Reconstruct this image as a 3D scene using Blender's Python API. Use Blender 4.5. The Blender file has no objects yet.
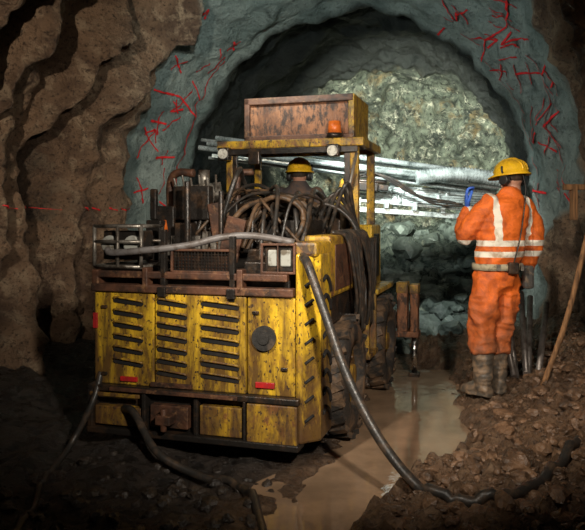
import bpy, bmesh, math, random
from mathutils import Vector, Matrix, noise
random.seed(7)
S = bpy.context.scene
V = Vector
try:
    S.view_settings.view_transform = 'Standard'
    S.view_settings.look = 'None'
except Exception:
    pass

# ---------------------------------------------------------------- materials
def nt_new(name):
    m = bpy.data.materials.new(name); m.use_nodes = True
    nt = m.node_tree; b = nt.nodes['Principled BSDF']
    return m, nt, b
def noise_node(nt, vec, scale, detail=6, rough=.6, dist=0):
    n = nt.nodes.new('ShaderNodeTexNoise'); n.inputs['Scale'].default_value = scale
    n.inputs['Detail'].default_value = detail; n.inputs['Roughness'].default_value = rough
    n.inputs['Distortion'].default_value = dist
    nt.links.new(vec, n.inputs['Vector']); return n.outputs['Fac']
def mrange(nt, val, a, b, c=0, d=1):
    n = nt.nodes.new('ShaderNodeMapRange'); n.inputs['From Min'].default_value = a
    n.inputs['From Max'].default_value = b; n.inputs['To Min'].default_value = c; n.inputs['To Max'].default_value = d
    nt.links.new(val, n.inputs['Value']); return n.outputs['Result']
def mixc(nt, fac, a, b, mode='MIX'):
    n = nt.nodes.new('ShaderNodeMix'); n.data_type = 'RGBA'; n.blend_type = mode
    for sock, v in ((n.inputs[0], fac), (n.inputs[6], a), (n.inputs[7], b)):
        if isinstance(v, bpy.types.NodeSocket): nt.links.new(v, sock)
        elif isinstance(v, (int, float)): sock.default_value = v
        else: sock.default_value = (*v, 1)
    return n.outputs[2]
def math_n(nt, op, a, b=None):
    n = nt.nodes.new('ShaderNodeMath'); n.operation = op
    for i, v in enumerate((a, b)):
        if v is None: continue
        if isinstance(v, bpy.types.NodeSocket): nt.links.new(v, n.inputs[i])
        else: n.inputs[i].default_value = v
    return n.outputs[0]
def bump(nt, b, h, strength, dist=.01):
    n = nt.nodes.new('ShaderNodeBump'); n.inputs['Strength'].default_value = strength
    n.inputs['Distance'].default_value = dist
    nt.links.new(h, n.inputs['Height']); nt.links.new(n.outputs[0], b.inputs['Normal'])
def objvec(nt, stretch=(1, 1, 1)):
    tc = nt.nodes.new('ShaderNodeTexCoord'); mp = nt.nodes.new('ShaderNodeMapping')
    mp.inputs['Scale'].default_value = stretch
    nt.links.new(tc.outputs['Object'], mp.inputs[0]); return mp.outputs[0]
def mk(name, c1, c2, lo=.45, hi=.6, scale=5, rough=.6, metal=0, bmp=.4, bscale=40, stretch=(1, 1, 1), c3=None, lo3=.55, hi3=.62, s3=18, dist=.4, bd=.004, mud=None, emit=0):
    m, nt, b = nt_new(name)
    v = objvec(nt, stretch)
    col = mixc(nt, mrange(nt, noise_node(nt, v, scale, 8, .65, dist), lo, hi), c1, c2)
    if c3:
        col = mixc(nt, mrange(nt, noise_node(nt, v, s3, 6, .7, .2), lo3, hi3), col, c3)
    if mud:   # splashed mud, thicker low on the machine
        v2 = objvec(nt, (1.6, 1.6, .35))
        sx = nt.nodes.new('ShaderNodeSeparateXYZ'); nt.links.new(objvec(nt), sx.inputs[0])
        hgt = math_n(nt, 'ADD', math_n(nt, 'MULTIPLY', sx.outputs[2], .34), math_n(nt, 'MULTIPLY', noise_node(nt, v2, 4, 9, .72, .3), 1.6))
        f = mrange(nt, hgt, mud[0], mud[1], .94, 0)
        col = mixc(nt, f, col, mixc(nt, noise_node(nt, v, 22, 5, .7), (.13, .06, .022), (.03, .018, .012)))
        # oily run-down streaks
        v3 = objvec(nt, (9, 9, .6))
        col = mixc(nt, mrange(nt, noise_node(nt, v3, 3, 6, .65, .1), .56, .70, 0, .8), col, (.06, .033, .015))
        f2 = mrange(nt, noise_node(nt, v, 55, 3, .6), .59, .65)
        col = mixc(nt, f2, col, (.05, .03, .018))
    nt.links.new(col, b.inputs['Base Color'])
    h = noise_node(nt, v, bscale, 5, .6)
    nt.links.new(mrange(nt, h, .3, .7, rough - .12, min(1, rough + .15)), b.inputs['Roughness'])
    b.inputs['Metallic'].default_value = metal
    if emit:
        b.inputs['Emission Color'].default_value = (1, .93, .78, 1); b.inputs['Emission Strength'].default_value = emit
    bump(nt, b, h, bmp, bd)
    return m
YEL = mk('yellow_paint_dirty', (.76, .47, .025), (.14, .07, .02), .53, .70, 4.5, .38, 0, .5, 30, (1, 1, .6), (.42, .22, .03), .5, .68, 14, mud=(.92, 1.26))
YEL2 = mk('yellow_paint_worn', (.62, .36, .02), (.06, .035, .02), .45, .62, 6, .5, 0, .5, 30, (1, 1, .7), (.25, .10, .03), .50, .64, 16, mud=(.86, 1.22))
RUST = mk('rusty_steel', (.13, .055, .03), (.035, .02, .014), .42, .62, 7, .55, .2, .8, 45, c3=(.24, .12, .055), lo3=.55, hi3=.7)
TRAY = mk('rusty_tray_steel', (.32, .13, .055), (.12, .045, .02), .42, .62, 5, .6, .1, .8, 45, (1, 1, .5), c3=(.05, .025, .015), lo3=.46, hi3=.58)
DARK = mk('dark_oily_steel', (.026, .022, .019), (.10, .055, .03), .5, .68, 8, .34, .4, .6, 45)
GREY = mk('grey_steel', (.32, .29, .25), (.07, .05, .035), .44, .62, 9, .38, .6, .5, 40)
SILV = mk('galvanised_steel', (.62, .68, .66), (.15, .18, .17), .47, .66, 6, .30, .4, .4, 40)
CHROME = mk('chrome_rod', (.7, .7, .68), (.3, .25, .2), .55, .75, 9, .2, 1, .1, 40)
RUB = mk('black_rubber', (.022, .02, .018), (.11, .075, .05), .5, .68, 8, .55, 0, .6, 50)
HOSE = mk('hose_rubber', (.028, .025, .022), (.10, .065, .042), .48, .68, 14, .36, 0, .5, 80)
HOSEB = mk('hose_brown', (.14, .08, .042), (.035, .024, .016), .42, .60, 12, .5, 0, .5, 80)
HOSEG = mk('hose_grey', (.17, .155, .15), (.07, .05, .038), .46, .66, 10, .45, 0, .4, 60)
BLACK = mk('black_void', (.006, .005, .005), (.02, .014, .01), .5, .7, 8, .8)
TYRE = mk('muddy_tyre', (.026, .022, .019), (.15, .09, .05), .46, .62, 7, .65, 0, 1, 30, bd=.01)
REDP = mk('red_paint_marks', (.80, .015, .02), (.5, .015, .015), .45, .65, 12, .7)
REDL = mk('red_lens', (.5, .02, .02), (.3, .02, .02), .4, .6, 10, .3)
ORNG = mk('orange_lens', (.75, .16, .02), (.35, .08, .02), .5, .65, 12, .35)
LENS = mk('lamp_glass', (.5, .5, .45), (.2, .17, .13), .48, .63, 14, .12, .3, .1)
LITL = mk('lit_lamp_glass', (.6, .58, .5), (.2, .17, .12), .46, .6, 20, .2, 0, .1, emit=.12)
HELM = mk('yellow_helmet', (.86, .50, .02), (.50, .27, .02), .50, .72, 10, .3, 0, .08, 40)
BOOT = mk('muddy_boot', (.08, .065, .05), (.24, .16, .10), .45, .62, 12, .5, 0, .6, 50)
BLUE = mk('blue_glove', (.05, .16, .68), (.03, .08, .40), .45, .65, 20, .6, 0, .3, 80)
GLOV = mk('dark_glove', (.05, .045, .04), (.16, .11, .07), .5, .65, 20, .8, 0, .3, 80)
SKIN = mk('skin', (.52, .27, .18), (.40, .19, .12), .45, .65, 12, .55, 0, .15, 80)
HAIR = mk('hair', (.03, .02, .012), (.06, .035, .02), .45, .65, 30, .7, 0, .6, 120)
EYE = mk('eye', (.7, .7, .68), (.6, .58, .55), .5, .7, 3, .2)
MUFF = mk('ear_muff_plastic', (.02, .02, .02), (.05, .045, .04), .5, .65, 20, .4)
BELT = mk('webbing_belt', (.42, .36, .24), (.14, .10, .06), .5, .65, 20, .8, 0, .5, 100)
OPSUIT = mk('operator_suit', (.06, .05, .05), (.14, .08, .05), .45, .65, 8, .85, 0, .5, 60)
WOOD = mk('rough_wood', (.34, .17, .07), (.14, .07, .03), .42, .62, 6, .8, 0, .6, 30, (6, 6, .6))
PIPE = mk('steel_pipe', (.24, .21, .19), (.08, .055, .04), .45, .65, 8, .38, .5, .4, 40)
ROCKB = mk('brown_rock', (.22, .125, .07), (.06, .036, .022), .40, .62, 9, .35, 0, 1, 25, bd=.02)
ROCKG = mk('green_grey_rock', (.12, .15, .13), (.03, .04, .035), .42, .65, 4, .55, 0, 1, 20, c3=(.28, .30, .23), lo3=.6, hi3=.7, s3=6, bd=.02)
DROCK = mk('dark_wet_rock', (.05, .038, .03), (.016, .013, .011), .42, .65, 5, .3, 0, 1, 25, bd=.02)

def make_suit():
    m, nt, b = nt_new('orange_hi_vis_suit')
    v = objvec(nt)
    tc = nt.nodes.new('ShaderNodeTexCoord'); sx = nt.nodes.new('ShaderNodeSeparateXYZ')
    nt.links.new(tc.outputs['Object'], sx.inputs[0])
    X, Y, Z = sx.outputs
    col = mixc(nt, mrange(nt, noise_node(nt, v, 5, 9, .7, .5), .45, .66), (.82, .16, .015), (.34, .065, .015))
    mud = mrange(nt, math_n(nt, 'ADD', Z, math_n(nt, 'MULTIPLY', noise_node(nt, v, 7, 8, .7), 1.2)), .9, 1.5, 1, 0)
    col = mixc(nt, math_n(nt, 'MULTIPLY', mud, .8), col, (.15, .07, .035))
    def band(val, a, c):
        return math_n(nt, 'MULTIPLY', math_n(nt, 'GREATER_THAN', val, a), math_n(nt, 'LESS_THAN', val, c))
    lat = math_n(nt, 'ADD', math_n(nt, 'MULTIPLY', math_n(nt, 'SUBTRACT', X, .075), .89), math_n(nt, 'MULTIPLY', Y, .45))
    vs = math_n(nt, 'MULTIPLY', band(math_n(nt, 'ABSOLUTE', lat), .135, .182), band(Z, 1.2, 1.6))
    h = math_n(nt, 'ADD', band(Z, 1.085, 1.13), band(Z, 1.17, 1.215))
    msk = math_n(nt, 'MINIMUM', math_n(nt, 'ADD', vs, h), 1)
    scol = mixc(nt, mrange(nt, noise_node(nt, v, 14), .5, .7), (.80, .74, .62), (.42, .30, .20))
    col = mixc(nt, msk, col, scol)
    nt.links.new(col, b.inputs['Base Color']); b.inputs['Roughness'].default_value = .7
    bump(nt, b, noise_node(nt, v, 25, 4), .6, .014)
    return m
SUIT = make_suit()

def make_rock():
    m, nt, b = nt_new('tunnel_rock')
    v = objvec(nt)
    at = nt.nodes.new('ShaderNodeAttribute'); at.attribute_name = 'zone'
    sep = nt.nodes.new('ShaderNodeSeparateColor'); nt.links.new(at.outputs['Color'], sep.inputs[0])
    R, G, B = sep.outputs
    n1 = noise_node(nt, v, 1.3, 9, .65, .6); n2 = noise_node(nt, v, 5, 9, .7, .3); n3 = noise_node(nt, v, 28, 6, .7)
    brown = mixc(nt, mrange(nt, n1, .40, .60), (.32, .20, .12), (.13, .078, .05))
    brown = mixc(nt, mrange(nt, n2, .50, .64), brown, (.42, .30, .19))
    brown = mixc(nt, mrange(nt, n3, .52, .66), brown, (.055, .034, .023))
    crevice_shade = math_n(nt, 'ADD', at.outputs['Alpha'], math_n(nt, 'MULTIPLY', math_n(nt, 'SUBTRACT', n2, .5), 1.4))
    brown = mixc(nt, mrange(nt, crevice_shade, .40, .95), brown, (.022, .015, .011))  # shade of the crevices painted into the colour by cavity depth
    teal = mixc(nt, mrange(nt, n1, .4, .62), (.19, .245, .225), (.38, .44, .40))
    teal = mixc(nt, mrange(nt, n2, .54, .70), teal, (.09, .115, .105))
    teal = mixc(nt, mrange(nt, n3, .57, .72), teal, (.06, .07, .065))
    inn = mixc(nt, mrange(nt, n2, .4, .65), (.014, .018, .017), (.04, .048, .043))  # inner tunnel's unlit look painted in as a dark colour
    face = mixc(nt, mrange(nt, noise_node(nt, v, 1.6, 13, .78, 1.5), .42, .56), (.03, .04, .033), (.22, .255, .19))
    face = mixc(nt, mrange(nt, noise_node(nt, v, 3.2, 12, .8, .8), .54, .60), face, (.74, .74, .58))
    face = mixc(nt, mrange(nt, noise_node(nt, v, 1.5, 8, .7, .5), .55, .67), face, (.30, .22, .10))
    face = mixc(nt, mrange(nt, noise_node(nt, v, 10, 8, .8, .5), .52, .59), face, (.02, .025, .02))
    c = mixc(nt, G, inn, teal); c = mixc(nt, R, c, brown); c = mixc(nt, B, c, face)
    nt.links.new(c, b.inputs['Base Color'])
    nt.links.new(mrange(nt, n2, .3, .7, .32, .8), b.inputs['Roughness'])
    h = math_n(nt, 'ADD', n2, math_n(nt, 'MULTIPLY', n3, .5))
    bump(nt, b, h, 1, .10)
    return m
ROCK = make_rock()
def make_ground():
    m, nt, b = nt_new('wet_mud')
    v = objvec(nt)
    at = nt.nodes.new('ShaderNodeAttribute'); at.attribute_name = 'zone'
    sep = nt.nodes.new('ShaderNodeSeparateColor'); nt.links.new(at.outputs['Color'], sep.inputs[0])
    n1 = noise_node(nt, v, 2, 9, .65, .5); n2 = noise_node(nt, v, 9, 9, .7, .3); n3 = noise_node(nt, v, 40, 6, .75)
    c = mixc(nt, mrange(nt, n1, .38, .62), (.22, .13, .075), (.11, .065, .038))
    c = mixc(nt, mrange(nt, n2, .52, .68), c, (.34, .22, .135))
    c = mixc(nt, mrange(nt, n3, .50, .66), c, (.035, .022, .015))
    d = mixc(nt, mrange(nt, n2, .4, .65), (.018, .015, .013), (.07, .052, .04))  # left floor: lack of light painted in as a darker tone
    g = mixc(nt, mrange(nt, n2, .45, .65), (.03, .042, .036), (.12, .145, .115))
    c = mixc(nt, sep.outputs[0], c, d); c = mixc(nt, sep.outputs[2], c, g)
    nt.links.new(c, b.inputs['Base Color'])
    nt.links.new(mrange(nt, n2, .35, .65, .12, .5), b.inputs['Roughness'])
    bump(nt, b, math_n(nt, 'ADD', n2, math_n(nt, 'MULTIPLY', n3, .6)), 1, .05)
    return m
GROUND = make_ground()
def make_water():
    m, nt, b = nt_new('muddy_water'); v = objvec(nt)
    nt.links.new(mixc(nt, mrange(nt, noise_node(nt, v, 2), .4, .65), (.36, .235, .145), (.22, .145, .09)), b.inputs['Base Color'])
    b.inputs['Roughness'].default_value = .04
    b.inputs['Specular IOR Level'].default_value = .9
    bump(nt, b, noise_node(nt, v, 7, 3), .12, .02)
    return m
WATER = make_water()

# ---------------------------------------------------------------- mesh helpers
def cat(pts, n=8):
    if len(pts) < 3: return [V(p) for p in pts]
    P = [V(p) for p in pts]; P = [2*P[0]-P[1]] + P + [2*P[-1]-P[-2]]
    out = []
    for i in range(1, len(P)-2):
        for k in range(n):
            t = k/n; a, b, c, d = P[i-1:i+3]
            out.append(.5*((2*b)+(c-a)*t+(2*a-5*b+4*c-d)*t*t+(3*b-a-3*c+d)*t**3))
    out.append(P[-2]); return out
def frames(pts):
    T = []
    for i in range(len(pts)):
        a = pts[max(0, i-1)]; b = pts[min(len(pts)-1, i+1)]; T.append((b-a).normalized())
    up = V((0, 0, 1)) if abs(T[0].z) < .9 else V((1, 0, 0))
    n = (up - T[0]*up.dot(T[0])).normalized(); out = []
    for t in T:
        n = (n - t*n.dot(t)).normalized(); out.append((n, t.cross(n)))
    return out
def loft(bm, rings, seg=20, smooth=True):
    prev = None; first = None
    for c, a, b in rings:
        r = [bm.verts.new(c + a*math.cos(2*math.pi*k/seg) + b*math.sin(2*math.pi*k/seg)) for k in range(seg)]
        if prev:
            for k in range(seg):
                f = bm.faces.new((prev[k], prev[(k+1) % seg], r[(k+1) % seg], r[k])); f.smooth = smooth
        else: first = r
        prev = r
    bm.faces.new(first[::-1]); bm.faces.new(prev)
def sweep(bm, pts, r, seg=10, n=8, ends=False):
    rr = r if isinstance(r, (list, tuple)) else [r]*len(pts)
    pp = cat(pts, n)
    N = len(pp); rs = []
    for i in range(N):
        f = i/(N-1)*(len(rr)-1); k = min(int(f), len(rr)-2) if len(rr) > 1 else 0
        rs.append(rr[k]+(rr[min(k+1, len(rr)-1)]-rr[k])*(f-k))
    fr = frames(pp)
    rings = [(pp[i], fr[i][0]*rs[i], fr[i][1]*rs[i]) for i in range(N)]
    if ends:
        t0 = (pp[0]-pp[1]).normalized(); t1 = (pp[-1]-pp[-2]).normalized()
        pre = [(pp[0]+t0*rs[0]*s, fr[0][0]*rs[0]*c, fr[0][1]*rs[0]*c) for s, c in ((.95, .3), (.8, .6), (.5, .87))]
        post = [(pp[-1]+t1*rs[-1]*s, fr[-1][0]*rs[-1]*c, fr[-1][1]*rs[-1]*c) for s, c in ((.5, .87), (.8, .6), (.95, .3))]
        rings = pre+rings+post
    loft(bm, rings, seg)
class Part:
    def __init__(s, name, mat, bevel=0):
        s.name, s.mat, s.bevel, s.bm = name, mat, bevel, bmesh.new()
    def bx(s, x0, x1, y0, y1, z0, z1, rot=None, piv=None):
        c = V(((x0+x1)/2, (y0+y1)/2, (z0+z1)/2))
        M = Matrix.Diagonal((x1-x0, y1-y0, z1-z0, 1))
        R = Matrix.Identity(4)
        if rot: R = Matrix.Rotation(math.radians(rot[0]), 4, rot[1])
        bmesh.ops.create_cube(s.bm, size=1, matrix=Matrix.Translation(c) @ R @ M); return s
    def cy(s, p0, p1, r, r2=None, seg=20):
        p0, p1 = V(p0), V(p1); fr = frames([p0, p1]); r2 = r if r2 is None else r2
        loft(s.bm, [(p0, fr[0][0]*r, fr[0][1]*r), (p1, fr[0][0]*r2, fr[0][1]*r2)], seg); return s
    def tu(s, pts, r, seg=10, n=8): sweep(s.bm, pts, r, seg, n); return s
    def prism(s, poly, z0, z1):
        a = [s.bm.verts.new((x, y, z0)) for x, y in poly]; b = [s.bm.verts.new((x, y, z1)) for x, y in poly]
        s.bm.faces.new(a[::-1]); s.bm.faces.new(b)
        for i in range(len(a)):
            j = (i+1) % len(a); s.bm.faces.new((a[i], a[j], b[j], b[i]))
        return s
    def done(s, parent=None):
        bmesh.ops.recalc_face_normals(s.bm, faces=s.bm.faces)
        me = bpy.data.meshes.new(s.name); s.bm.to_mesh(me); s.bm.free()
        o = bpy.data.objects.new(s.name, me); S.collection.objects.link(o)
        me.materials.append(s.mat)
        if s.bevel:
            m = o.modifiers.new('bevel', 'BEVEL'); m.width = s.bevel; m.segments = 2; m.limit_method = 'ANGLE'; m.angle_limit = math.radians(50)
        if parent: o.parent = parent
        return o
def empty(name, loc=(0, 0, 0), rz=0):
    e = bpy.data.objects.new(name, None); e.location = loc; e.rotation_euler = (0, 0, rz)
    e.empty_display_size = .2; S.collection.objects.link(e); return e
def remesh(o, vox, smooth=4, disp=None):
    m = o.modifiers.new('r', 'REMESH'); m.mode = 'VOXEL'; m.voxel_size = vox; m.use_smooth_shade = True
    sm = o.modifiers.new('s', 'SMOOTH'); sm.iterations = smooth; sm.factor = .5
    bpy.context.view_layer.update()
    dg = bpy.context.evaluated_depsgraph_get()
    me = bpy.data.meshes.new_from_object(o.evaluated_get(dg)); o.modifiers.clear()
    mat = o.data.materials[0]; o.data = me
    if not me.materials: me.materials.append(mat)
    if disp:
        ns = [v.normal.copy() for v in me.vertices]
        for v, nn in zip(me.vertices, ns): v.co += nn*disp(v.co)
    for p in me.polygons: p.use_smooth = True
    return o
def ss(x, a, b):
    t = max(0, min(1, (x-a)/(b-a))); return t*t*(3-2*t)
def lerp_tab(x, tab):
    if x <= tab[0][0]: return tab[0][1]
    for (a, va), (b, vb) in zip(tab, tab[1:]):
        if x <= b:
            return va+(vb-va)*ss(x, a, b)
    return tab[-1][1]

# ---------------------------------------------------------------- tunnel
OX, OY, AX, AY = .69, 9.0, .27, .963
def to_t(x, y): return (x-OX)*AX+(y-OY)*AY
HL = [(-9, 3.0), (-4, 2.9), (-2.6, 2.76), (-1.2, 2.42), (-1.0, 2.60), (-.1, 2.30), (.1, 2.22), (.4, 2.42), (4.5, 2.3)]
HR = [(-9, 2.9), (-4, 2.78), (-2.6, 2.78), (-1.5, 2.72), (-1.1, 2.72), (-.1, 2.32), (.1, 2.24), (.4, 2.42), (4.5, 2.3)]
HZ = [(-9, 3.2), (-4, 3.2), (-2.0, 3.1), (-1.2, 2.95), (-.1, 2.52), (.1, 2.44), (.4, 2.6), (4.5, 2.5)]
def bnd(s):   # where the sprayed lining stops, along the tunnel
    if s < 0: return -1.12-.75*ss(1-abs(s), .45, .8)
    return -1.35-.5*ss(1-abs(s), .1, .5)+1.0*ss(s, .97, 1.08)
def sect(t, s):
    hl, hr, hz = lerp_tab(t, HL), lerp_tab(t, HR), lerp_tab(t, HZ)
    if abs(s) <= 1:
        a = s*math.pi/2; l = math.sin(a)*(hr if s > 0 else hl); z = 1.75+hz*math.cos(a)
        n = V((-math.sin(a), 0, -math.cos(a)))
    else:
        l = hr if s > 0 else -hl; z = 1.75-(abs(s)-1)/.4*2.2; n = V((-1 if s > 0 else 1, 0, 0))
    return l, z, n
def gs(x, w): return math.exp(-(x/w)**2)
# hanging folds on the left wall: (offset along tunnel, width, depth (+ridge/-slot), lean, noise seed)
FOLDS = [(-1.40, .20, .10, .05, 1), (-1.72, .11, -.22, .28, 2), (-1.98, .16, .22, .20, 3), (-2.34, .20, -.62, .16, 4),
         (-2.70, .12, .46, .30, 5), (-2.98, .10, -.26, .34, 6), (-3.22, .18, .30, .08, 7), (-3.62, .15, -.4, .22, 8), (-4.0, .2, .34, .15, 9),
         (-4.6, .3, -.3, .2, 10), (-5.2, .3, .3, .2, 11)]
def wall(t, s, off=0, full=False):
    l, z, n = sect(t, s)
    bb = bnd(s)
    wb = 1-ss(t, bb-.10, bb+.1); wi = ss(t, .1, .5)
    q = V((l, t, z))
    n1 = noise.fractal(q*.9+V((3, 1, 7)), 1, 2, 4); n2 = noise.fractal(q*2.6, 1, 2, 4); n4 = noise.fractal(q*6+V((5, 2, 1)), 1, 2, 3)
    d = (.10*n1+.08*n2+.03*n4)*(1-wb)*ss(t, -3.5, -1.0)*(1-.45*wi)+wi*(.09*n2+.13*n1)
    cav = 0
    if wb > 0:
        if s < 0:
            zt = min(z, 4.2)-1.5; m = wb*ss(-s, .1, .4)
            wv = .26*noise.noise(V((3.3, t*.6, z*.9)))+.08*noise.noise(V((7.3, t*2, z*2.6)))
            f = 0
            for o_, w_, a_, ln, sd in FOLDS:
                u = t-o_-ln*zt+wv+.22*noise.noise(V((sd*7.7, 0, z*.7)))
                wk_ = w_*(1+.9*noise.noise(V((sd*3.1, 1, z*.9))))
                am = a_*max(0, .8+1.3*noise.noise(V((sd*5.3, 2, z*.75))))
                e = gs(u, wk_); f += am*e
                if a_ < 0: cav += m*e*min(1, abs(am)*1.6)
            d += m*f+wb*(.16*n1+.16*n2+.05*n4-.03)
        else:
            k = t*3.0+.27*z+noise.noise(V((l*.6, t*.5, z*.6)))
            rr_ = noise.noise(V((k, .35*z, 5.5)))
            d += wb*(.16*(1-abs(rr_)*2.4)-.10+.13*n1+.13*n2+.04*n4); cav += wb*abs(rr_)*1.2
    p = n*(d+off)
    l += p.x; z += p.z
    r = V((OX+AX*t+AY*l, OY+AY*t-AX*l, z))
    return (r, max(0, min(1, cav))) if full else r
ts = []
t = -10.0
while t < 4.35:
    ts.append(t); t += .25 if t < -4.4 else (.022 if t < .6 else .06)
NS = 230
vs, fs, zc = [], [], []
for t in ts:
    for k in range(NS+1):
        s = -1.4+2.8*k/NS
        p, cv = wall(t, s, 0, True); vs.append(p)
        nb = noise.noise(V((t*1.2, s*4, 2)))*.10
        bb = bnd(s)
        R = 1-ss(t+nb, bb-.08, bb+.10)
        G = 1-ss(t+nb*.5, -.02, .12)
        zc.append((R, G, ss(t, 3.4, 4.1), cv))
nt_ = len(ts)
for i in range(nt_-1):
    for k in range(NS):
        a = i*(NS+1)+k; fs.append((a, a+1, a+NS+2, a+NS+1))
last = (nt_-1)*(NS+1); cen = V((OX+AX*4.35, OY+AY*4.35, 1.3)); prev = last
for j in range(1, 71):
    f = 1-j/70; base = len(vs)
    for k in range(NS+1):
        p = vs[last+k]; q = cen+(p-cen)*f
        dd = noise.fractal(q*1.1, 1, 2, 5)*.5+noise.fractal(q*3.2, .7, 2, 5)*.34
        w = min(1, j/6)
        q = q+V((AX, AY, 0))*(dd*w+.35*(1-f))
        vs.append(q); zc.append((0, 0, 1, 0))
    for k in range(NS):
        a = prev+k; b = base+k; fs.append((a, a+1, b+1, b))
    prev = base
def mesh_obj(name, vs, fs, mat, col=None, smooth=True, parent=None):
    me = bpy.data.meshes.new(name); me.from_pydata([tuple(v) for v in vs], [], fs)
    if col:
        ca = me.color_attributes.new('zone', 'FLOAT_COLOR', 'POINT')
        ca.data.foreach_set('color', [c for x in col for c in x])
    me.materials.append(mat)
    if smooth: me.polygons.foreach_set('use_smooth', [True]*len(me.polygons))
    me.update()
    o = bpy.data.objects.new(name, me); S.collection.objects.link(o)
    if parent: o.parent = parent
    return o
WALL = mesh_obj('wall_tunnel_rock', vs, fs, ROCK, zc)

# red survey paint on the sprayed lining
vs, fs = [], []
rp = random.Random(4)
def stroke(pts, w=.017):
    P = []
    for (a, b), (c, d) in zip(pts, pts[1:]):
        for k in range(12): P.append((a+(c-a)*k/12, b+(d-b)*k/12))
    P.append(pts[-1])
    base = len(vs)
    for i, (t, s) in enumerate(P):
        p = wall(t, s, .022); q = wall(*P[min(i+1, len(P)-1)], .022) if i < len(P)-1 else p+(p-wall(*P[i-1], .022))
        nrm = (wall(t, s, .1)-wall(t, s, 0)).normalized()
        side = (q-p).normalized().cross(nrm)*w*(.5+.7*rp.random())
        vs.extend([p-side, p+side])
    for i in range(len(P)-1):
        a = base+2*i; fs.append((a, a+1, a+3, a+2))
def cross(t, s, L=.16, r=0):
    for a in (r, r+1.5):
        L2 = L*rp.uniform(.7, 1.2); dt, ds = math.cos(a)*L2, math.sin(a)*L2*.25
        stroke([(t-dt, s-ds), (min(t+dt, .02), s+ds)])
def arrow(t, s, a, L=.42):
    dt, ds = math.cos(a)*L, math.sin(a)*L*.25
    e = (min(t+dt, .02), s+ds); stroke([(t, s), e])
    for da in (2.6, -2.6):
        stroke([e, (min(e[0]+math.cos(a+da)*L*.4, .02), e[1]+math.sin(a+da)*L*.4*.25)])
for c in ((-.7, -.97), (-.45, -.86), (-.3, -1.02), (-.75, -.58), (-.3, -.42), (-.62, -.76), (-.5, .40), (-.25, .60), (-.9, .72), (-.55, .86), (-.3, .98), (-1.0, .5), (-.6, .66), (-.75, .80)): cross(*c, .13, rp.uniform(0, 1.5))
for c in ((-.85, -.50, 1.9), (-.35, -.62, -2.0), (-.8, -.88, 1.2), (-.2, .46, 2.4), (-.9, .60, -.5), (-.45, .74, 1.2), (-.8, .92, 2.0), (-.6, .32, .8)): arrow(*c)
for i in range(26):
    t0 = rp.uniform(-1.0, -.15); s0 = rp.choice((rp.uniform(-1.0, -.4), rp.uniform(.35, .95), rp.uniform(.35, .95)))
    a = rp.uniform(0, 6.28); L = rp.uniform(.15, .4)
    stroke([(t0, s0), (min(.02, t0+math.cos(a)*L), s0+math.sin(a)*L*.25)], .014)
stroke([(-.15, .42), (-.2, .6), (-.15, .8), (-.25, 1.02)], .014)
stroke([(-.75, .62), (-.66, .82), (-.72, .98)], .015)
stroke([(-1.05, .5), (-.7, .53), (-.35, .50), (-.1, .53)], .015)
stroke([(-.15, -1.0), (-.18, -.8), (-.15, -.6), (-.2, -.48)], .014)
stroke([(-.9, -.68), (-.5, -.66), (-.15, -.70)], .015)
for k in range(14): stroke([(-3.6+k*.18, -1.02), (-3.5+k*.18, -1.025)], .010)
mesh_obj('survey_paint_marks', vs, fs, REDP, smooth=False, parent=WALL)

# ---------------------------------------------------------------- ground
CX = [(1.5, -.35), (3.3, .06), (3.9, .34), (4.5, .72), (5.2, .88), (6.2, 1.08), (7.2, 1.3)]
def g(x, y):
    cx = lerp_tab(y, CX)+.05*noise.noise(V((0, y*1.7, 8))); d = x-cx
    hw = .36+.08*noise.noise(V((y*1.3, 0, 4)))
    hw *= .55+.45*ss(y, 3.6, 4.5)
    if y > 6.5: hw *= max(.2, 1-(y-6.5)*.5)
    w = ss(abs(d)+.09*noise.noise(V((x*3, y*3, 3)))+.06*noise.noise(V((x*9, y*9, 3))), hw*.7, hw*1.5)
    side = (.11+.10*max(0, min(1.5, d-.5))) if d > 0 else .015
    n = noise.fractal(V((x*1.4, y*1.4, 2)), 1, 2, 3)*.05+noise.fractal(V((x*5, y*5, 6)), 1, 2, 4)*.04
    if d > 0: n += abs(noise.fractal(V((x*8, y*8, 1)), 1, 2, 4))*.10-.015
    else: n += .05*(1-abs(noise.noise(V((x*2.4, y*.6, 5))))*2.4)*ss(-d, .5, 1.0)
    z = -.07*(1-w)+w*(side+n)
    t = to_t(x, y)
    z += 1.15*ss(t, .3, 3.6)+(.22*noise.fractal(V((x*1.5, y*1.5, 9)), 1, 2, 5)*ss(t, 0, 1.2))
    l = (x-OX)*AY-(y-OY)*AX
    z += .15*ss(-l, 2.1, 2.8)+.25*ss(l, 2.0, 2.6)
    return z
vs, fs, zc = [], [], []
xs = [-4.2+8.6*i/370 for i in range(371)]
ys = []; y = -1.0
while y < 14: ys.append(y); y += .15 if y < 2.2 else (.022 if y < 7 else .06)
for y in ys:
    for x in xs:
        vs.append((x, y, g(x, y)))
        cx = lerp_tab(y, CX)
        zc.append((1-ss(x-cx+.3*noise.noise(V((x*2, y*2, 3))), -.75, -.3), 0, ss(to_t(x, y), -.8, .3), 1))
nx = len(xs)
for j in range(len(ys)-1):
    for i in range(nx-1):
        a = j*nx+i; fs.append((a, a+1, a+nx+1, a+nx))
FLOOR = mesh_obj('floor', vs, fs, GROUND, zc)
vs, fs = [], []
yy = [1.6+.2*i for i in range(28)]
for y in yy:
    c = lerp_tab(y, CX)
    for k in range(5): vs.append((c-.58+.29*k, y, .0))
for j in range(len(yy)-1):
    for k in range(4):
        a = j*5+k; fs.append((a, a+1, a+6, a+5))
mesh_obj('muddy_puddle', vs, fs, WATER)

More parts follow.
